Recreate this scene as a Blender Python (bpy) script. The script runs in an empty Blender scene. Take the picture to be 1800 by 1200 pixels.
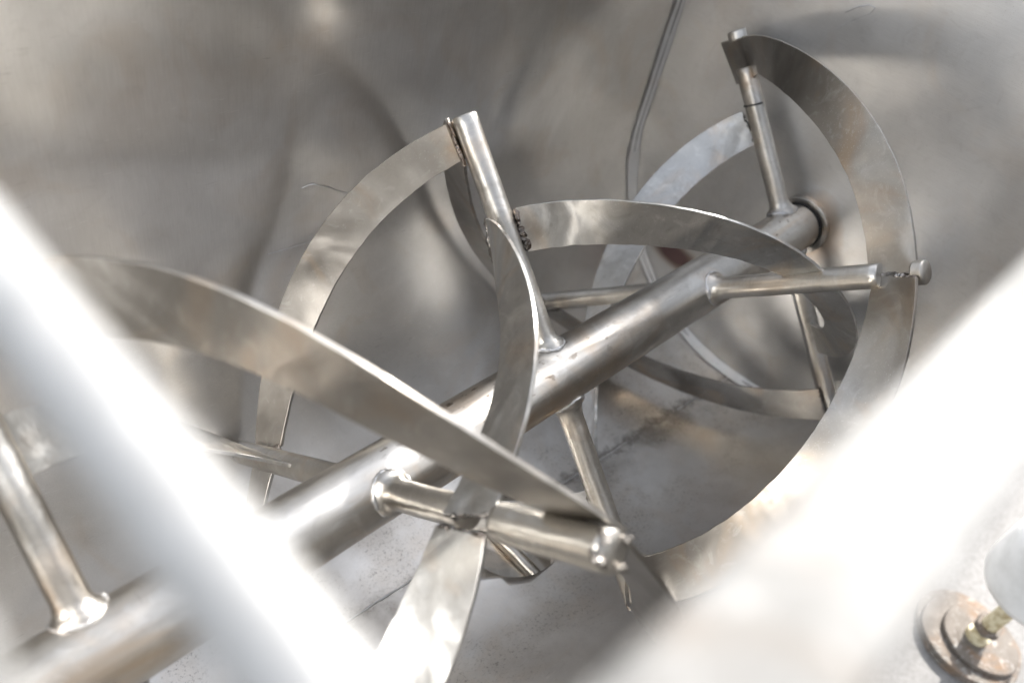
import bpy, bmesh, math, random
from mathutils import Vector, Matrix, noise

C = bpy.context.scene.collection
SC = bpy.context.scene
S = 0.3                       # metres per agitator radius
R = math.radians
rnd = random.Random(7)

# ------------------------------------------------------------------ camera
cam_d = bpy.data.cameras.new("camera")
cam = bpy.data.objects.new("camera", cam_d)
C.objects.link(cam)
CW = Vector((-1.91762, -1.12367, 2.13172))
right = Vector((0.700261, -0.688348, 0.189238))
down = Vector((-0.384062, -0.586706, -0.712932))
fwd = Vector((0.601773, 0.426559, -0.675216))
rot = Matrix((right, -down, -fwd)).transposed()
cam.matrix_world = Matrix.Translation(CW * S) @ rot.to_4x4()
cam_d.sensor_width = 36
cam_d.lens = 1434.86 / 1800 * 36
cam_d.clip_start = 0.01
cam_d.clip_end = 500
cam_d.dof.use_dof = True
cam_d.dof.focus_distance = 3.0 * S
cam_d.dof.aperture_fstop = 3.0
SC.camera = cam

# ------------------------------------------------------------------ light
SUN_EL, SUN_AZ = 39.0, 4.0         # azimuth counted from +X towards +Y
w = bpy.data.worlds.new("World")
SC.world = w
w.use_nodes = True
wn = w.node_tree
wn.nodes.clear()
wo = wn.nodes.new("ShaderNodeOutputWorld")
wb = wn.nodes.new("ShaderNodeBackground")
ws = wn.nodes.new("ShaderNodeTexSky")
ws.sky_type = 'NISHITA'
ws.sun_disc = False
ws.sun_elevation = R(SUN_EL)
ws.sun_rotation = R(90 - SUN_AZ)
ws.dust_density = 1.5
ws.air_density = 1.0
ws.ozone_density = 1.0
wb.inputs[1].default_value = 0.15
wh = wn.nodes.new("ShaderNodeHueSaturation")
wh.inputs['Saturation'].default_value = 0.26
wn.links.new(ws.outputs[0], wh.inputs['Color'])
wn.links.new(wh.outputs[0], wb.inputs[0])
wn.links.new(wb.outputs[0], wo.inputs[0])
sd = bpy.data.lights.new("sun", 'SUN')
sd.energy = 3.2
sd.angle = R(1.0)
sd.color = (1.0, 0.95, 0.88)
sun = bpy.data.objects.new("sun", sd)
C.objects.link(sun)
to_sun = Vector((math.cos(R(SUN_EL)) * math.cos(R(SUN_AZ)), math.cos(R(SUN_EL)) * math.sin(R(SUN_AZ)), math.sin(R(SUN_EL))))
sun.rotation_euler = to_sun.to_track_quat('Z', 'Y').to_euler()
SC.view_settings.view_transform = 'Standard'
SC.view_settings.look = 'None'
SC.view_settings.exposure = 1.5
SC.view_settings.gamma = 1.0
SC.cycles.max_bounces = 14
SC.cycles.glossy_bounces = 12
SC.cycles.diffuse_bounces = 4
SC.cycles.sample_clamp_indirect = 4.0
SC.cycles.blur_glossy = 1.0

# ------------------------------------------------------------------ materials
class NT:
    def __init__(s, name):
        s.m = bpy.data.materials.new(name)
        s.m.use_nodes = True
        s.t = s.m.node_tree
        s.b = s.t.nodes['Principled BSDF']
        s.tc = s.t.nodes.new('ShaderNodeTexCoord')
    def n(s, typ, **kw):
        o = s.t.nodes.new('ShaderNode' + typ)
        for k, v in kw.items():
            if k.startswith('i_'):
                key = k[2:]
                key = int(key) if key.isdigit() else key.replace('_', ' ')
                o.inputs[key].default_value = v
            else:
                setattr(o, k, v)
        return o
    def l(s, a, b):
        s.t.links.new(a, b)
    def noise(s, scale, stretch=(1, 1, 1), detail=4, rough=.55, dist=0.0, off=(0, 0, 0), coord=None, rotz=None):
        mp = s.n('Mapping')
        mp.inputs['Scale'].default_value = stretch
        mp.inputs['Location'].default_value = off
        if rotz: mp.inputs['Rotation'].default_value = rotz
        s.l(coord or s.tc.outputs['Object'], mp.inputs[0])
        t = s.n('TexNoise', i_Scale=scale, i_Detail=detail, i_Roughness=rough, i_Distortion=dist)
        s.l(mp.outputs[0], t.inputs['Vector'])
        return t.outputs['Fac']
    def ramp(s, fac, stops):
        r = s.n('ValToRGB')
        e = r.color_ramp.elements
        while len(e) < len(stops): e.new(0.5)
        for k, (p, c) in enumerate(stops):
            e[k].position = p
            e[k].color = (c, c, c, 1) if not hasattr(c, '__len__') else (*c, 1)
        s.l(fac, r.inputs[0])
        return r.outputs[0]
    def rng(s, fac, a, b, c, d):
        r = s.n('MapRange', i_1=a, i_2=b, i_3=c, i_4=d)
        s.l(fac, r.inputs[0])
        return r.outputs[0]
    def mix(s, fac, a, b, mode='MIX'):
        m = s.n('Mix', data_type='RGBA', blend_type=mode)
        for sock, v in ((m.inputs[0], fac), (m.inputs[6], a), (m.inputs[7], b)):
            if hasattr(v, 'links'): s.l(v, sock)
            elif hasattr(v, '__len__'): sock.default_value = (*v, 1)
            else: sock.default_value = v
        return m.outputs[2]
    def math(s, op, a, b=0.0, clamp=False):
        m = s.n('Math', operation=op, use_clamp=clamp)
        for k, v in enumerate((a, b)):
            if hasattr(v, 'links'): s.l(v, m.inputs[k])
            else: m.inputs[k].default_value = v
        return m.outputs[0]
    def bump(s, h, strength, dist, prev=None):
        b = s.n('Bump', i_Strength=strength, i_Distance=dist)
        s.l(h, b.inputs['Height'])
        if prev is not None: s.l(prev, b.inputs['Normal'])
        return b.outputs[0]

def steel(name, dark=(.40, .385, .365), light=(.62, .61, .59), tint=(.60, .46, .33), tint_amt=.5,
          r0=.16, r1=.42, grain=(1, 1, 1), grain_scale=220, wav=.35, wav_scale=5, speck=0.0, scr=.25, fine=.06, smear=.25):
    s = NT(name)
    big = s.noise(6, detail=3, rough=.5, dist=1.2)
    mid = s.noise(18, detail=2.5, rough=.5, dist=1.0, off=(3, 1, 2))
    col = s.mix(s.rng(big, .35, .65, 0, 1), dark, light)
    col = s.mix(s.rng(mid, .3, .75, 0, .45), col, tuple(c * .8 for c in light))
    tm = s.noise(9, detail=3, rough=.5, dist=1.5, off=(9, 4, 1))
    col = s.mix(s.rng(tm, .52, .72, 0, tint_amt), col, tint)
    if speck:
        sp = s.noise(260, detail=2, rough=.5, off=(1, 7, 3))
        spm = s.math('MULTIPLY', s.rng(sp, .66, .74, 0, speck), s.rng(big, .45, .6, 0, 1))
        col = s.mix(spm, col, (.08, .07, .06))
    g = s.noise(grain_scale, stretch=grain, detail=3, rough=.6)
    col = s.mix(s.rng(g, .35, .65, .10, 0), col, (.25, .24, .22))
    for kk, (rz, ry) in enumerate(((.5, .3), (-.9, 1.1), (1.9, -.4))):
        sn = s.noise(60, stretch=(1, 14, 14), detail=1, rough=.4, off=(kk * 3, 1, kk), rotz=(rz, ry, rz * 1.7))
        gate = s.noise(8, detail=1, off=(kk, kk * 4, 2))
        col = s.mix(s.math('MULTIPLY', s.rng(sn, .715, .75, 0, .35), s.rng(gate, .5, .6, 0, 1)), col, (.85, .84, .82) if kk != 1 else (.2, .18, .16))
    at = s.n('Attribute', attribute_name='heat')
    hm = s.math('ADD', at.outputs['Fac'], s.math('MULTIPLY', s.rng(mid, .3, .7, -.35, .35), s.rng(at.outputs['Fac'], 0, .3, 0, 1)))
    col = s.mix(s.rng(hm, .15, .6, 0, .75), col, (.50, .38, .26))
    col = s.mix(s.rng(hm, .6, .95, 0, .8), col, (.13, .085, .08))
    s.l(col, s.b.inputs['Base Color'])
    s.b.inputs['Metallic'].default_value = 1.0
    rr = s.math('ADD', s.rng(mid, .3, .7, r0, r1), s.rng(g, .3, .7, -.03, .03))
    if r0 >= .28: rr = s.math('MAXIMUM', rr, .284)
    s.l(rr, s.b.inputs['Roughness'])
    wv = s.noise(wav_scale, detail=2, rough=.4, dist=.6, off=(5, 5, 5))
    nb = s.bump(wv, wav, .02)
    sm_ = s.noise(28, stretch=(1, 1, 1), detail=5, rough=.65, dist=2.5, off=(7, 2, 4))
    col = s.mix(s.rng(sm_, .55, .68, 0, smear), col, (.78, .78, .77))
    col = s.mix(s.rng(sm_, .45, .32, 0, smear * .8), col, (.22, .20, .18))
    s.l(col, s.b.inputs['Base Color'])
    sc2 = s.noise(60, detail=4, rough=.6, dist=2.0, off=(2, 2, 8))
    nb = s.bump(sc2, fine, .002, nb)
    nb = s.bump(g, scr, .0006, nb)
    s.l(nb, s.b.inputs['Normal'])
    return s

M = {}
M['ribbon'] = steel('ribbon_steel', dark=(.25, .235, .215), light=(.46, .44, .41), fine=.04, scr=.12, smear=.16, wav=.45, wav_scale=8, tint=(.40, .315, .235), tint_amt=.75, r0=.28, r1=.34).m
M['ribbon_inner'] = steel('inner_ribbon_steel', dark=(.42, .42, .41), light=(.64, .64, .63), fine=.05, scr=.1, smear=.35, wav=.45, wav_scale=12, tint_amt=.45, r0=.28, r1=.33).m
M['spoke'] = steel('spoke_steel', dark=(.36, .34, .31), light=(.66, .64, .60), tint=(.60, .50, .40), tint_amt=.6, wav=.3, wav_scale=14, r0=.28, r1=.33).m

s = steel('shaft_steel', dark=(.40, .38, .35), light=(.70, .68, .645), tint_amt=.5, wav=.25, wav_scale=8, grain=(.12, 1, 1), r0=.28, r1=.31)
st = s.noise(14, stretch=(.18, 1, 1), detail=4, rough=.6, dist=.4, off=(4, 2, 7))
base = s.b.inputs['Base Color'].links[0].from_socket
cc = s.mix(s.rng(st, .55, .66, 0, .6), base, (.58, .44, .30))
fl = s.noise(150, stretch=(.5, 1, 1), detail=2, rough=.5, off=(4, 0, 7))
st2 = s.noise(10, stretch=(.25, 1, 1), detail=2, off=(8, 2, 1))
cc = s.mix(s.math('MULTIPLY', s.rng(fl, .62, .7, 0, .8), s.rng(st2, .55, .62, 0, 1)), cc, (.13, .09, .06))
s.l(cc, s.b.inputs['Base Color'])
M['shaft'] = s.m

M['shell'] = None
s = steel('trough_steel', dark=(.60, .585, .565), light=(.73, .715, .695), tint=(.58, .50, .42), tint_amt=.35,
          wav=.55, wav_scale=3.6, grain=(1, 1, .04), grain_scale=900, smear=.08, r0=.285, r1=.292, speck=0, scr=.05, fine=0)
# stains and dark specks settled on the bottom of the trough
sep = s.n('SeparateXYZ'); s.l(s.tc.outputs['Object'], sep.inputs[0])
low = s.rng(sep.outputs['Z'], -.25, -.31, 0, 1)
sp = s.noise(260, detail=6, rough=.75, off=(1, 7, 3)); cl = s.noise(11, detail=4, rough=.6, off=(0, 3, 3))
spm = s.math('MULTIPLY', s.math('MULTIPLY', s.rng(sp, .53, .70, 0, .8), s.rng(cl, .44, .58, 0, 1)), low)
base = s.b.inputs['Base Color'].links[0].from_socket
cc = s.mix(s.math('MULTIPLY', s.rng(cl, .42, .7, 0, .6), low), base, (.42, .37, .315))
chalk = s.noise(16, detail=7, rough=.7, dist=.8, off=(6, 1, 3))
cc = s.mix(s.math('MULTIPLY', s.rng(chalk, .55, .72, 0, .5), low), cc, (.56, .57, .58))
cc = s.mix(spm, cc, (.07, .06, .05))
yl = s.math('ADD', sep.outputs['Y'], s.math('MULTIPLY', sep.outputs['X'], .057))
wob = s.noise(70, detail=4, rough=.7, off=(3, 3, 1))
ds = s.math('ADD', s.math('SUBTRACT', yl, .055 * S), s.rng(wob, .3, .7, -.010, .010))
seam1 = s.rng(s.math('ABSOLUTE', ds), .001, .014, .65, 0)
seam2 = s.math('MULTIPLY', s.rng(ds, -.055, -.004, 0, .55), s.rng(ds, -.002, .004, 1, 0))
seam1 = s.math('MULTIPLY', seam1, s.rng(sep.outputs['X'], -.1, .05, .35, 1))
sm = s.math('MULTIPLY', s.math('MAXIMUM', seam1, s.math('MULTIPLY', seam2, s.rng(cl, .38, .6, 0, 1))), low)
cc = s.mix(sm, cc, (.12, .105, .09))
s.l(cc, s.b.inputs['Base Color'])
M['shell'] = s.m

s = steel('end_wall_steel', dark=(.66, .665, .67), light=(.76, .765, .77), tint=(.66, .60, .54), tint_amt=.3,
          wav=.25, wav_scale=3.5, grain=(1, .04, 1), grain_scale=900, smear=.10, r0=.36, r1=.42, scr=.04, fine=0)
sep = s.n('SeparateXYZ'); s.l(s.tc.outputs['Object'], sep.inputs[0])
rad = s.math('SQRT', s.math('ADD', s.math('MULTIPLY', sep.outputs['Y'], sep.outputs['Y']), s.math('MULTIPLY', sep.outputs['Z'], sep.outputs['Z'])))
hn = s.noise(9, detail=3, off=(2, 9, 4))
rd = s.math('ADD', s.math('DIVIDE', rad, S), s.rng(hn, .3, .7, -.06, .06))
base = s.b.inputs['Base Color'].links[0].from_socket
ring = s.math('MULTIPLY', s.rng(rd, .15, .22, 1, 0), .5)
cc = s.mix(ring, base, (.40, .24, .11))
dy = s.math('SUBTRACT', sep.outputs['Y'], .60 * S); dz = s.math('SUBTRACT', sep.outputs['Z'], -.61 * S)
dd = s.math('SQRT', s.math('ADD', s.math('MULTIPLY', dy, dy), s.math('MULTIPLY', s.math('MULTIPLY', dz, dz), 4.0)))
dd = s.math('ADD', s.math('DIVIDE', dd, S), s.rng(hn, .3, .7, -.03, .03))
bm = s.rng(dd, .07, .16, .85, 0)
ed = s.rng(dd, .10, .20, .6, 0)
cc = s.mix(ed, cc, (.34, .22, .12))
cc = s.mix(bm, cc, (.16, .09, .10))
s.l(cc, s.b.inputs['Base Color'])
M['end_wall'] = s.m

M['cross_bar'] = steel('bar_steel', dark=(.36, .36, .357), light=(.44, .44, .437), tint_amt=.2, r0=.35, r1=.42)
M['cross_bar'].b.inputs['Metallic'].default_value = .3
M['cross_bar'] = M['cross_bar'].m
M['rim'] = steel('rim_steel', dark=(.16, .158, .152), light=(.29, .288, .283), tint=(.17, .13, .095), tint_amt=.9, wav=.35, wav_scale=8, r0=.6, r1=.75, smear=.25)
M['rim'].b.inputs['Metallic'].default_value = .1
M['rim'].b.inputs['Specular IOR Level'].default_value = .2
M['rim'] = M['rim'].m
M['weld'] = steel('weld_steel', dark=(.08, .075, .07), light=(.34, .32, .30), tint=(.2, .12, .07), tint_amt=.7, wav=.6, wav_scale=120, r0=.18, r1=.5, scr=.8).m
M['weld_ground'] = steel('ground_weld_steel', dark=(.52, .53, .54), light=(.78, .78, .79), tint_amt=.2, wav=.5, wav_scale=30, r0=.45, r1=.55).m
s = NT('dark_gap')
s.b.inputs['Base Color'].default_value = (.03, .03, .03, 1); s.b.inputs['Roughness'].default_value = .8
M['gap'] = s.m
_r = steel('rusty_plate_steel', dark=(.10, .08, .065), light=(.16, .14, .12), tint=(.20, .11, .05), tint_amt=.7, wav=.2, r0=.6, r1=.8)
_r.b.inputs['Metallic'].default_value = 0.15
M['rust'] = _r.m
s = NT('yellowed_paint')
cc = s.mix(s.rng(s.noise(60, detail=5, rough=.7), .45, .6, 0, 1), (.58, .52, .36), (.34, .27, .15))
s.l(cc, s.b.inputs['Base Color']); s.b.inputs['Roughness'].default_value = .55
M['yellow'] = s.m
s = NT('white_paint')
cc = s.mix(s.rng(s.noise(30, detail=4), .4, .7, 0, .5), (.72, .72, .71), (.5, .5, .48))
s.l(cc, s.b.inputs['Base Color']); s.b.inputs['Roughness'].default_value = .3
M['white'] = s.m
s = NT('concrete')
a = s.noise(3, detail=8, rough=.65); b2 = s.noise(90, detail=4, rough=.7)
cc = s.mix(s.rng(a, .35, .65, 0, 1), (.20, .195, .19), (.29, .285, .28))
cc = s.mix(s.rng(b2, .4, .75, 0, .5), cc, (.09, .08, .075))
s.l(cc, s.b.inputs['Base Color']); s.b.inputs['Roughness'].default_value = .85
s.l(s.bump(b2, .5, .003), s.b.inputs['Normal'])
M['concrete'] = s.m

# ------------------------------------------------------------------ helpers
def link(name, bm, mat, parent=None, smooth=True, bevel=0.0, angle=35):
    me = bpy.data.meshes.new(name)
    bmesh.ops.recalc_face_normals(bm, faces=bm.faces)
    bm.to_mesh(me); bm.free()
    for p in me.polygons: p.use_smooth = smooth
    o = bpy.data.objects.new(name, me)
    C.objects.link(o)
    me.materials.append(mat)
    if parent is not None: o.parent = parent
    if smooth:
        me.set_sharp_from_angle(angle=R(angle))
    if bevel:
        b = o.modifiers.new('bevel', 'BEVEL'); b.width = bevel; b.segments = 2; b.limit_method = 'ANGLE'; b.angle_limit = R(40)
    return o

def heat(o, spots):
    """heat tint of the steel round its welds: spots = (point in units, radius, strength)"""
    at = o.data.attributes.new('heat', 'FLOAT', 'POINT')
    for v, d in zip(o.data.vertices, at.data):
        q = v.co / S
        d.value = max([st * math.exp(-((q - p_).length / r_) ** 2) for p_, r_, st in spots] + [0.0])

def thing(name, label, cat, loc=(0, 0, 0), group=None):
    o = bpy.data.objects.new(name, None)
    C.objects.link(o); o.location = loc
    o.empty_display_size = .05
    o['label'] = label; o['category'] = cat
    if group: o['group'] = group
    return o

def W(x, r, t):
    """point of the agitator: along the shaft, radius, angle from straight up (positive towards the camera side)"""
    return Vector((x, -r * math.sin(t), r * math.cos(t)))

def tube(bm, pts, radii, seg=24, cap=True, wob=0.0, wseed=0.0, twist=None):
    """swept round bar through pts (units), closed ends"""
    rings = []
    n = len(pts)
    prev = None
    for k, p in enumerate(pts):
        d = (pts[min(k + 1, n - 1)] - pts[max(k - 1, 0)]).normalized()
        if prev is None:
            a = Vector((0, 0, 1)) if abs(d.z) < .9 else Vector((1, 0, 0))
            u = d.cross(a).normalized()
        else:
            u = (prev - d * prev.dot(d)).normalized()
        v = d.cross(u); prev = u
        r = radii[k] if hasattr(radii, '__len__') else radii
        ring = []
        for j in range(seg):
            th = 2 * math.pi * j / seg
            rr = r
            q = p + (u * math.cos(th) + v * math.sin(th)) * r
            if wob:
                rr = r * (1 + wob * noise.noise(q * 26 + Vector((wseed, 0, 0))) * 1.6)
                q = p + (u * math.cos(th) + v * math.sin(th)) * rr
            ring.append(bm.verts.new(q * S))
        rings.append(ring)
    for a, b in zip(rings[:-1], rings[1:]):
        for j in range(seg):
            bm.faces.new((a[j], a[(j + 1) % seg], b[(j + 1) % seg], b[j]))
    if cap:
        bm.faces.new(rings[0]); bm.faces.new(rings[-1])

def strip(bm, A, B, th):
    """a bent flat bar between edge curves A and B (units), thickness th"""
    n = len(A); m = 5
    top, bot = [], []
    for i in range(n):
        i0, i1 = max(i - 1, 0), min(i + 1, n - 1)
        ra, rb = [], []
        for j in range(m + 1):
            f = j / m
            P = A[i].lerp(B[i], f)
            du = (A[i1].lerp(B[i1], f) - A[i0].lerp(B[i0], f))
            nn = du.cross(B[i] - A[i]).normalized() * (th / 2)
            ra.append(bm.verts.new((P + nn) * S)); rb.append(bm.verts.new((P - nn) * S))
        top.append(ra); bot.append(rb)
    for i in range(n - 1):
        for j in range(m):
            bm.faces.new((top[i][j], top[i + 1][j], top[i + 1][j + 1], top[i][j + 1]))
            bm.faces.new((bot[i][j], bot[i][j + 1], bot[i + 1][j + 1], bot[i + 1][j]))
        bm.faces.new((top[i][0], bot[i][0], bot[i + 1][0], top[i + 1][0]))
        bm.faces.new((top[i][m], top[i + 1][m], bot[i + 1][m], bot[i][m]))
    for i in (0, n - 1):
        for j in range(m):
            bm.faces.new((top[i][j], top[i][j + 1], bot[i][j + 1], bot[i][j]))

def bead(path, r, seed, parent, mat='weld', step=.012, name='weld_bead'):
    """a lumpy weld bead along a path"""
    pts = [path[0]]
    for a, b in zip(path[:-1], path[1:]):
        L = (b - a).length; k = max(1, int(L / step))
        for i in range(1, k + 1): pts.append(a.lerp(b, i / k))
    rr = random.Random(seed)
    out = []; rad = []
    for i, p in enumerate(pts):
        out.append(p + Vector((rr.uniform(-1, 1), rr.uniform(-1, 1), rr.uniform(-1, 1))) * r * .22)
        e = min(1, .45 + i / 2, .45 + (len(pts) - 1 - i) / 2)
        rad.append(r * e * rr.uniform(.75, 1.25))
    bm = bmesh.new()
    tube(bm, out, rad, seg=8, wob=.35, wseed=seed)
    return link(name, bm, M[mat], parent, angle=80)

# ------------------------------------------------------------------ the trough (fitted: half round, axis of the shaft at 0,0)
RT, WALL, TOP, XE, XN = 1.09, 1.11, 1.696, 1.90, -1.93
TT = .014
trough = thing('mixing_trough', 'deep grey steel U-shaped mixing trough holding the ribbon agitator', 'trough', (0, 0, -RT * S))
trough_off = Vector((0, 0, RT * S))

def section(off):
    pts = [Vector((0, WALL + off, TOP))]
    for k in range(1, 8): pts.append(Vector((0, WALL + off, TOP + (.35 - TOP) * k / 8)))
    for k in range(0, 65):
        a = math.pi * k / 64
        hx = (RT + off) * math.cos(a); vz = -(RT + off) * math.sin(a)
        f = max(0.0, 1 - abs(a - 0) / .35) if a < math.pi / 2 else max(0.0, 1 - abs(math.pi - a) / .35)
        hx += .02 * f * (1 if hx > 0 else -1)
        pts.append(Vector((0, hx, vz)))
    for k in range(1, 9): pts.append(Vector((0, -WALL - off, .35 + (TOP - .35) * (k - 1) / 7 if k > 1 else .35)))
    return pts

bm = bmesh.new()
si, so = section(0), section(TT)
NX = 48
gi, go = [], []
for i in range(NX + 1):
    x = XN + (XE - XN) * i / NX
    gi.append([]); go.append([])
    for j, (a, b) in enumerate(zip(si, so)):
        # gentle dishing of the rolled sheet
        w_ = .014 * noise.noise(Vector((x * 1.3, a.y * 1.1, a.z * 1.1))) * min(1.0, max(0.0, (Vector((x - .03, a.y + .03, (a.z + RT) * .5)).length - .3) / .5))
        ctr = Vector((0, 0, min(a.z, 0)))
        nrm = (Vector((0, a.y, min(a.z, 0)))).normalized()
        e = min(1, (x - XN) / .2, (XE - x) / .2)
        gi[-1].append(bm.verts.new((Vector((x, a.y, a.z)) + nrm * w_ * max(e, 0)) * S))
        go[-1].append(bm.verts.new((Vector((x, b.y, b.z)) + nrm * w_ * max(e, 0)) * S))
for i in range(NX):
    for j in range(len(si) - 1):
        bm.faces.new((gi[i][j], gi[i + 1][j], gi[i + 1][j + 1], gi[i][j + 1]))
        bm.faces.new((go[i][j], go[i][j + 1], go[i + 1][j + 1], go[i + 1][j]))
    for j in (0, len(si) - 1):
        bm.faces.new((gi[i][j], go[i][j], go[i + 1][j], gi[i + 1][j]))
for i in (0, NX):
    for j in range(len(si) - 1):
        bm.faces.new((gi[i][j], gi[i][j + 1], go[i][j + 1], go[i][j]))
def put(o):
    o.location = -Vector(trough.location)
    return o
shell = put(link('trough_shell', bm, M['shell'], trough, angle=30))
# round discharge outlet cut through the lowest point of the shell
OX, OY, OR = .03, -.03, .225
cut_bm = bmesh.new()
bmesh.ops.create_cone(cut_bm, cap_ends=True, segments=96, radius1=OR * S, radius2=OR * S, depth=.5 * S, matrix=Matrix.Translation(Vector((OX, OY, -1.1)) * S))
cutter = link('cutter', cut_bm, M['shell'])
bo = shell.modifiers.new('outlet', 'BOOLEAN'); bo.operation = 'DIFFERENCE'; bo.object = cutter; bo.solver = 'EXACT'
shell.location = (0, 0, 0); shell.parent = None
bpy.context.view_layer.update()
me_cut = bpy.data.meshes.new_from_object(shell.evaluated_get(bpy.context.evaluated_depsgraph_get()))
shell.modifiers.clear(); shell.data = me_cut
bpy.data.objects.remove(cutter)
shell.parent = trough; put(shell)

def box(bm, lo, hi):
    r = bmesh.ops.create_cube(bm, size=1)
    for v in r['verts']:
        v.co = Vector([(lo[k] + (hi[k] - lo[k]) * (v.co[k] + .5)) * S for k in range(3)])

def end_plate(x0, x1, name):
    bm = bmesh.new()
    prof = section(TT + .02)
    # subdivided disc so that it can dish slightly
    f1, f2 = [], []
    for x, col in ((x0, f1), (x1, f2)):
        for p in prof: col.append(bm.verts.new(Vector((x, p.y, p.z)) * S))
    bm.faces.new(f1); bm.faces.new(list(reversed(f2)))
    n = len(prof)
    for j in range(n):
        bm.faces.new((f1[j], f2[j], f2[(j + 1) % n], f1[(j + 1) % n]))
    return put(link(name, bm, M['end_wall'], trough, smooth=False))
ew = end_plate(XE, XE + .02, 'end_wall')
ew2 = end_plate(XN - .02, XN, 'end_wall')

# the weld where the rolled sheet meets the far end wall: ground fillet with a dark line
path = [Vector((XE - .012, p.y - .006 * (1 if p.y > 0 else -1), p.z + (.006 if p.z < 0 else 0))) for p in section(-.008)]
FA, FB = [], []
for p, p1, p2 in zip(section(0), section(-.002), section(-.036)):
    wv_ = .012 * noise.noise(Vector((p.y * 5, p.z * 5, 1))) + .006 * noise.noise(Vector((p.y * 22, p.z * 22, 1)))
    FA.append(Vector((XE - .036 + wv_, p1.y, p1.z))); FB.append(Vector((XE - .003, p2.y, p2.z)) + Vector((0, p2.y, p2.z)).normalized() * wv_)
bm = bmesh.new()
strip(bm, FA, FB, .004)
put(link('weld_seam', bm, M['end_wall'], trough, angle=80))
path2 = [Vector((XE - .0205, p.y, p.z)) for p in section(-.0205)]
path2 = [Vector((p.x, p.y + .004 * noise.noise(p * 9), p.z)) for p in path2[5:60]]
bm = bmesh.new()
tube(bm, path2, .0026, seg=6, wob=.5)
put(link('seam_gap', bm, M['gap'], trough, angle=80))

# outlet pipe under the hole with its closed valve disc
bm = bmesh.new()
ro_ = OR + .002; nn_ = 72; rings_ = []
for r_, z_ in ((ro_, None), (ro_, -1.2), (ro_, -1.32), (ro_ + .02, -1.32), (ro_ + .02, -1.2), (ro_ + .02, None)):
    ring_ = []
    for j in range(nn_):
        a_ = 2 * math.pi * j / nn_
        px_, py_ = OX + r_ * math.cos(a_), OY + r_ * math.sin(a_)
        zz = -math.sqrt(RT * RT - py_ * py_) - (.004 if r_ < ro_ + .01 else TT + .002) if z_ is None else z_
        ring_.append(bm.verts.new(Vector((px_, py_, zz)) * S))
    rings_.append(ring_)
for a_, b_ in zip(rings_, rings_[1:] + rings_[:1]):
    for j in range(nn_):
        bm.faces.new((a_[j], a_[(j + 1) % nn_], b_[(j + 1) % nn_], b_[j]))
outlet = put(link('outlet_pipe', bm, M['shaft'], trough, angle=40))
bm = bmesh.new()
bmesh.ops.create_cone(bm, cap_ends=True, segments=72, radius1=(OR - .006) * S, radius2=(OR - .006) * S, depth=.016 * S, matrix=Matrix.Translation(Vector((OX, OY, -1.22)) * S) @ Matrix.Rotation(R(9), 4, 'Y'))
link('valve_disc', bm, M['spoke'], outlet, bevel=.0012)
bm = bmesh.new()
tube(bm, [Vector((OX - .0, OY - OR + .01, -1.195)), Vector((OX, OY, -1.19)), Vector((OX - .0, OY + OR - .01, -1.195))], .032, seg=20)
link('valve_spindle', bm, M['spoke'], outlet)

# lengthwise seam on the bottom of the trough
pts = []
for k in range(140):
    x = XN + .05 + (XE - XN - .08) * k / 139
    a = R(2.0 - (x - .3) * 3.0)
    rr_ = RT - .001
    pts.append(Vector((x, rr_ * math.sin(a) + .004 * noise.noise(Vector((x * 14, 3, 0))), -rr_ * math.cos(a))))
for part_ in ([p for p in pts if p.x < OX - OR - .02], [p for p in pts if p.x > OX + OR + .02]):
    bm = bmesh.new()
    tube(bm, part_, .0042, seg=7, wob=.5)
    put(link('floor_seam', bm, M['weld_ground'], trough, angle=80))

# flanges
def flange(lo, hi):
    bm = bmesh.new(); box(bm, lo, hi)
    return put(link('rim_flange', bm, M['rim'], trough, bevel=.0025))
flange((XN - .12, -1.185, TOP + .001), (XE + .12, -1.075, TOP + .022))
flange((XN - .12, WALL - .004, TOP + .001), (XE + .12, WALL + .12, TOP + .022))
flange((XE - .004, -1.074, TOP + .001), (XE + .12, WALL - .005, TOP + .022))
flange((XN - .12, -1.074, TOP + .001), (XN + .022, WALL - .005, TOP + .022))

# shaft bearing boss on the end wall
bm = bmesh.new()
tube(bm, [Vector((XE - .03, 0, 0)), Vector((XE + .01, 0, 0))], .150, seg=64)
put(link('bearing_boss', bm, M['shaft'], trough, bevel=.001))
# scratches left in the sheet
for host_, pts_ in ((shell, [(-0.376, 1.108, 0.287), (-0.338, 1.108, 0.291), (-0.32, 1.108, 0.287), (-0.293, 1.108, 0.270), (-0.244, 1.108, 0.247), (-0.21, 1.108, 0.222), (-0.152, 1.108, 0.189)]),
                    (shell, [(-0.528, 1.108, 0.027), (-0.425, 1.108, 0.017), (-0.322, 1.108, 0.011)]),
                    (ew, [(1.899, 0.278, 0.914), (1.899, 0.234, 0.97), (1.899, 0.196, 1.007), (1.899, 0.168, 1.034), (1.899, 0.16, 1.062), (1.899, 0.189, 1.063), (1.899, 0.233, 1.037), (1.899, 0.276, 0.993)])):
    bm = bmesh.new()
    tube(bm, [Vector(p_) for p_ in pts_], .0016 if host_ is shell else .0028, seg=6, wob=.6)
    link('scratch', bm, M['weld_ground'], host_)
# legs (outside, below the rim)
for sx in (XN + .15, XE - .15):
    for sy in (-1, 1):
        bm = bmesh.new()
        box(bm, (sx - .06, sy * 1.0 - .06, -2.2), (sx + .06, sy * 1.0 + .06, -.45))
        put(link('leg', bm, M['rim'], trough, bevel=.003))

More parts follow.
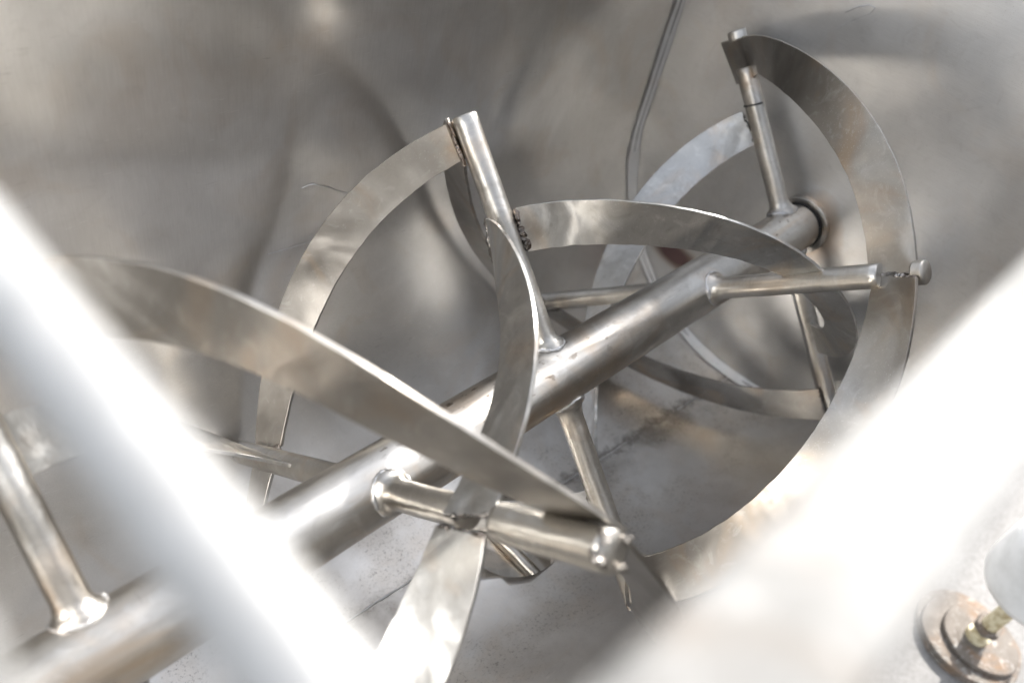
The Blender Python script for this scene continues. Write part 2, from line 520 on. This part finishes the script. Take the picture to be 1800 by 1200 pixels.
# ------------------------------------------------------------------ the round bar lying across the rim, close to the camera
bm = bmesh.new()
tube(bm, [Vector((-1.817, -WALL - .12 + .35 * k, TOP + .022 + .029 + .0015 * math.sin(k * 2))) for k in range(8)], .029, seg=32)
cb = link('cross_bar', bm, M['cross_bar'], None)
cb['label'] = 'bright round steel bar lying across the trough rim, badly out of focus'
cb['category'] = 'bar'

# ------------------------------------------------------------------ the agitator
agi = thing('ribbon_agitator', 'double helical ribbon agitator with welded spokes on a steel shaft in the trough', 'agitator', (0, 0, 0))
RS = .120
XS = {1: 1.7438, 2: .9165, 3: 0.0, 4: -.8630, 5: -1.7124}
TH = {1: .0353, 2: .0520, 3: 0.0, 4: .0756, 5: -.0097}
AL = R(43.386)
SEG = {"A12": [-0.0452, -0.0185, -0.0747, -0.0331, -0.0339, -0.0119, -0.0117, -0.0216, -0.0117, -0.0694, 0.0043, -0.0113], "A23": [-0.0478, 0.004, 0.01, 0.0179, -0.0028, 0.0128, 0.0041, 0.0221, -0.0339, -0.0578, -0.0148, -0.0171], "A43": [-0.0027, -0.0344, -0.0872, 0.0404, -0.0373, 0.0046, -0.0076, 0.0, 0.0, 0.0, 0.0, 0.0], "A45": [0.0512, -0.0322, -0.0217, -0.0386, -0.0218, -0.0112, 0.0003, -0.0156, -0.0032, -0.003, -0.0077, -0.0015], "B12": [0.0208, 0.0111, 0.1116, 0.0008, -0.0017, -0.0061, -0.0183, -0.0326, -0.0169, -0.0282, 0.0058, 0.0129], "B23": [-0.0978, 0.0171, -0.0296, -0.0262, 0.014, -0.0024, 0.002, 0.0, 0.0, 0.0, 0.0, 0.0], "B34": [0.0153, 0.0145, -0.0595, -0.0059, -0.0001, -0.0028, 0.0015, 0.0647, 0.0004, 0.0484, 0.0261, -0.0374], "B45": [0.0195, -0.0146, -0.0625, -0.013, -0.0044, 0.0025, 0.0036, 0.0127, -0.0034, 0.0014, -0.0015, 0.0002], "D23": [-0.0051, 0.0043, -0.0471, 0.0252, -0.0085, 0.0034, -0.0035, -0.0105, -0.013, -0.0323, -0.0025, 0.0071], "D34": [0.0147, 0.0088, 0.1255, -0.0247, -0.0037, -0.0071, 0.0004, -0.0528, -0.0158, -0.0358, 0.0014, -0.0022], "D45": [-0.0, 0.0232, 0.0845, -0.0285, 0.0203, 0.009, 0.0152, -0.0488, 0.008, -0.0654, -0.0208, 0.0209], "C12": [0.01, 0.0086, 0.0204, 0.0091, 0.0015, -0.0105, -0.0053, 0.0323, -0.0034, 0.0303, -0.0193, -0.0194], "C23": [0.0, 0.0, 0.0, 0.0, 0.0, 0.0, 0.0, 0.0, 0.0, 0.0, 0.0, 0.0], "C43": [0.0, 0.0, 0.0, 0.0, 0.0, 0.0, 0.0, 0.0, 0.0, 0.0, 0.0, 0.0], "C45": [0.0, 0.0, 0.0, 0.0, 0.0, 0.0, 0.0, 0.0, 0.0, 0.0, 0.0, 0.0]}

def shaft_mesh():
    bm = bmesh.new()
    n = 90
    pts = [Vector((XN + .0 + (XE - .035 - XN) * k / n, 0, 0)) for k in range(n + 1)]
    tube(bm, pts, RS, seg=72)
    for v in bm.verts:
        q = v.co / S
        d = Vector((0, q.y, q.z))
        v.co = (q + d.normalized() * .0015 * noise.noise(q * 6)) * S
    return bm
shaft = link('shaft', shaft_mesh(), M['shaft'], agi)
heat(shaft, [(W(XS[i_], RS, R(d_) + TH[i_] - AL), .11, .5) for i_ in XS for d_ in (0, 90, 180, 270)])
bm = bmesh.new()
tube(bm, [Vector((XE - .052, 0, 0)), Vector((XE - .040, 0, 0))], RS + .003, seg=64)
link('shaft_seal', bm, M['gap'], shaft)

# spokes: solid round bars through the shaft
SR = .047
tiplen = {(1, 0): 1.015, (1, 180): 1.0, (2, 90): 1.0, (2, -90): 1.0, (3, 0): 1.0, (3, 180): 1.01,
          (4, 90): 1.01, (4, -90): 1.0, (5, 0): 1.0, (5, 180): 1.0}
DIRS = [(1, 0), (1, 180), (2, 90), (2, -90), (3, 0), (3, 180), (4, 90), (4, -90), (5, 0), (5, 180)]
GAP = {(1, 0): (.84, .97), (2, 90): (.84, .955), (4, 90): (.50, .625)}   # where a ribbon is let in across the bar
def bar_piece(i, t, r_a, r_b, root, k, SR=SR):
    bm = bmesh.new()
    st_ = []
    if root:
        st_ += [(RS - .03, SR * 1.55), (RS + .004, SR * 1.50), (RS + .012, SR * 1.28), (RS + .024, SR * 1.10), (RS + .045, SR)]
        r_a = RS + .045
    else:
        st_ += [(r_a, SR * .9), (r_a + .006, SR)]; r_a += .006
    N = 24
    for q in range(1, N + 1): st_.append((r_a + (r_b - .006 - r_a) * q / N, SR))
    st_.append((r_b, SR * .86))
    tube(bm, [W(XS[i], r_, t) for r_, _ in st_], [a_ for _, a_ in st_], seg=32)
    for v in bm.verts:
        q = v.co / S
        v.co = v.co + Vector((noise.noise(q * 11 + Vector((k, 0, 0))), noise.noise(q * 11 + Vector((0, k, 5))), noise.noise(q * 11 + Vector((3, 0, k))))) * .0015 * S
    return bm
for k, (i, d) in enumerate(DIRS):
    t = R(d) + TH[i] - AL
    L = tiplen[(i, d)]
    g = GAP.get((i, d))
    sp = link('spoke', bar_piece(i, t, 0, g[0] if g else L, True, k), M['spoke'], agi, angle=50)
    if g:
        se = link('spoke_end', bar_piece(i, t, g[1], L, False, k, .052 if i == 4 else .045), M['spoke'], sp, angle=50)
        heat(se, [(W(XS[i], g[1], t), .08, .7)])
    heat(sp, [(W(XS[i], RS + .02, t), .06, .45), (W(XS[i], (g[0] if g else L), t), .10, .8), (W(XS[i], .55, t), .09, .55)])
    # weld ring at the root
    ring = []
    for j in range(41):
        a_ = 2 * math.pi * j / 40
        ax = Vector((1, 0, 0)); out = W(0, 1, t); tan = ax.cross(out)
        off = ax * math.cos(a_) * SR * 1.42 + tan * math.sin(a_) * SR * 1.42
        hh = math.sqrt(max(0, (RS + .003) ** 2 - (off.dot(tan)) ** 2))
        ring.append(Vector((XS[i], 0, 0)) + out * hh + off)
    bead(ring, .008, k + 3, sp, mat='weld_ground', step=.02)

for (i, d), nb_ in (((4, 90), 4),):
    t = R(d) + TH[i] - AL
    host = [o for o in agi.children if o.name.split('.')[0] == 'spoke'][DIRS.index((i, d))]
    rr2 = random.Random(i * 7 + 1)
    Lq = tiplen[(i, d)]
    for e in range(nb_):
        a_ = 2 * math.pi * e / nb_ + rr2.uniform(-.3, .3)
        ax = Vector((1, 0, 0)); out = W(0, 1, t); tan = ax.cross(out)
        rim_p = [W(XS[i], Lq - .005 + rr2.uniform(-.04, .0) * f, t) + (ax * math.cos(a_ + .35 * f) + tan * math.sin(a_ + .35 * f)) * SR for f in (-1, -.5, 0, .5, 1)]
        bead(rim_p, .010, 300 + e + i * 10, host, step=.02)
t_ = TH[1] - AL; mk = []
for j in range(15):
    a_ = math.pi * (.55 + .95 * j / 14)
    out_ = W(0, 1, t_); tan_ = Vector((1, 0, 0)).cross(out_)
    mk.append(W(XS[1], .655 + .012 * j / 14, t_) + (Vector((1, 0, 0)) * math.cos(a_) + tan_ * math.sin(a_)) * (SR + .0006))
bm = bmesh.new(); tube(bm, mk, .0045, seg=6, wob=.3)
link('marker_line', bm, M['gap'], [o for o in agi.children if o.name == 'spoke'][0])
def bas(s): return (1, s - .5, 4 * s * (1 - s) - .66, math.sin(2 * math.pi * s))
RAD = {'o': (1.0, .8217), 'i': (.6393, .4741)}
def edges(a, ta, b, tb, key, kind, s0, s1, n=64, seed=0):
    c = SEG.get(key, [0.0] * 12)
    ro, ri = RAD[kind]
    t0 = R(ta) + TH[a] - AL; t1 = R(tb) + TH[b] - AL
    A, Bq, ext = [], [], []
    for q in range(n + 1):
        s = s0 + (s1 - s0) * q / n
        under = min(s, 0.0); s = max(s, 0.0)
        B4 = bas(s)
        x = XS[a] + (XS[b] - XS[a]) * s + sum(c[m] * B4[m] for m in range(4))
        dr = sum(c[4 + m] * B4[m] for m in range(3))
        xi = x + sum(c[7 + m] * B4[m] for m in range(3))
        dri = sum(c[10 + m] * B4[m] for m in range(2))
        t = t0 + (t1 - t0) * s
        j1 = .0022 * noise.noise(Vector((s * 22, seed, 0))) + .001 * noise.noise(Vector((s * 90, seed, 4)))
        j2 = .0030 * noise.noise(Vector((s * 26, seed, 9))) + .0014 * noise.noise(Vector((s * 110, seed, 2)))
        if key == 'A12' and s < .10: dri -= .045 * (1 - s / .10)
        A.append(W(x, ro + dr + j1, t)); Bq.append(W(xi, ri + dr + dri + j2, t))
        if under < 0: ext.append((q, under))
    if ext:                                         # straight run-out past the spoke
        k0 = ext[-1][0] + 1
        ds_ = (s1 - s0) / n
        for L_ in (A, Bq):
            d_ = (L_[k0 + 2] - L_[k0]) / (2 * ds_)
            if L_ is A:
                for q, u_ in ext: L_[q] = L_[k0] + Vector((d_.x * .35, d_.y, d_.z)) * u_
            else:
                for q, u_ in ext: L_[q] = L_[k0] + (A[q] - A[k0]) * .9
    return A, Bq

RIB = [  # key, spoke a, angle, spoke b, angle, outer or inner, from, to
    ('A12', 1, 0, 2, 90, 'o', -.082, 1.0), ('A23', 2, 90, 3, 180, 'o', .0, 1.0),
    ('A43', 4, 90, 3, 180, 'o', 0, 1.0), ('A45', 4, 90, 5, 0, 'o', 0, 1.0),
    ('B12', 1, 180, 2, 270, 'o', .0, .97), ('B23', 2, 270, 3, 360, 'o', .03, .97),
    ('B34', 3, 0, 4, -90, 'o', .036, 1.0), ('B45', 4, -90, 5, -180, 'o', .0, 1.0),
    ('D23', 2, 90, 3, 0, 'i', .0, .965), ('D34', 3, 0, 4, 90, 'i', .035, .97),
    ('D12', 1, 180, 2, 90, 'i', .03, .98), ('D45', 4, 90, 5, 180, 'i', .0, 1.0), ('C12', 1, 0, 2, -90, 'i', .05, .97),
    ('C23', 2, -90, 3, -180, 'i', .02, .97), ('C43', 4, -90, 3, -180, 'i', .03, .97),
    ('C45', 4, -90, 5, 0, 'i', .03, .97)]
for k, (key, a, ta, b, tb, kind, s0, s1) in enumerate(RIB):
    A, B_ = edges(a, ta, b, tb, key, kind, s0, s1, seed=k * 3.1)
    bm = bmesh.new()
    strip(bm, A, B_, .0135)
    rb = link('outer_ribbon' if kind == 'o' else 'inner_ribbon', bm, M['ribbon' if kind == 'o' else 'ribbon_inner'], agi, bevel=.0004)
    hr = random.Random(k)
    hs = []
    for P0, P1 in ((A[0], B_[0]), (A[-1], B_[-1])):
        for f_ in (.1, .5, .9): hs.append((P0.lerp(P1, f_), hr.uniform(.04, .09), hr.uniform(.45, .95)))
    if key == 'D23': hs += [(A[1].lerp(B_[1], f_), .09, 1.0) for f_ in (.2, .5, .8, 1.0)]
    if key == 'C12': hs += [(A[22].lerp(B_[22], .5), .16, .5), (A[50].lerp(B_[50], .5), .10, .4)]
    if key == 'A12': hs += [(A[56].lerp(B_[56], .9), .05, .6), (A[48].lerp(B_[48], .95), .04, .5)]
    heat(rb, hs)
    for end, (P0, P1) in enumerate(((A[0], B_[0]), (A[-1], B_[-1]))):
        if key == 'A12' and end == 0:
            # the bar laps over the spoke here
            continue
        bead([P0.lerp(P1, .02), P0.lerp(P1, .98)], .016 if (key, end) in (('B34', 0), ('D23', 1), ('D34', 0), ('C23', 1), ('C43', 1)) else .008, 50 + k * 2 + end, rb)

# ------------------------------------------------------------------ outside the trough
GZ = -2.2
bm = bmesh.new()
bmesh.ops.create_grid(bm, x_segments=8, y_segments=8, size=60)
gr = link('ground', bm, M['concrete'], None, smooth=False)
gr.location = (0, 0, GZ * S); gr['kind'] = 'structure'


def lathe(bm, prof, seg=48, wob=0.0, wseed=0):
    """prof: (radius, height) in units round the local z axis"""
    rings = []
    for r_, z_ in prof:
        ring = []
        for j in range(seg):
            a_ = 2 * math.pi * j / seg
            rr = r_ * (1 + wob * noise.noise(Vector((math.cos(a_) * 1.5, math.sin(a_) * 1.5, wseed))))
            ring.append(bm.verts.new(Vector((rr * math.cos(a_), rr * math.sin(a_), z_)) * S))
        rings.append(ring)
    for a_, b_ in zip(rings[:-1], rings[1:]):
        for j in range(seg):
            bm.faces.new((a_[j], a_[(j + 1) % seg], b_[(j + 1) % seg], b_[j]))
    bm.faces.new(rings[0]); bm.faces.new(rings[-1])

foot = thing('levelling_foot', 'brown stacked round floor plates with yellowed stem under a white housing beside the trough', 'machine foot', (2.50 * S, -2.03 * S, GZ * S))
for k, (r_, z_, dx, dy) in enumerate(((.335, 0.0, .03, .02), (.30, .034, -.015, .02), (.235, .068, .02, -.03))):
    bm = bmesh.new()
    lathe(bm, [(r_ - .006, z_ + .001), (r_, z_ + .006), (r_, z_ + .026), (r_ - .006, z_ + .031)], 64, wob=.05, wseed=k * 5)
    for v in bm.verts: v.co += Vector((dx, dy, 0)) * S
    link('base_plate', bm, M['rust'], foot)
bm = bmesh.new()
lathe(bm, [(.07, .10), (.07, .14), (.05, .145), (.05, .62)], 32)
link('stem', bm, M['yellow'], foot)
bm = bmesh.new()
lathe(bm, [(.075, .20), (.082, .205), (.082, .245), (.075, .25)], 6)
link('nut', bm, M['rust'], foot, smooth=False)
bm = bmesh.new()
lathe(bm, [(.10, .585), (.20, .60), (.265, .64), (.295, .70), (.30, .78), (.30, 1.02), (.285, 1.05), (.27, 1.07), (.27, 1.12), (.30, 1.16), (.30, 1.7), (.25, 1.8)], 64)
link('housing', bm, M['white'], foot)
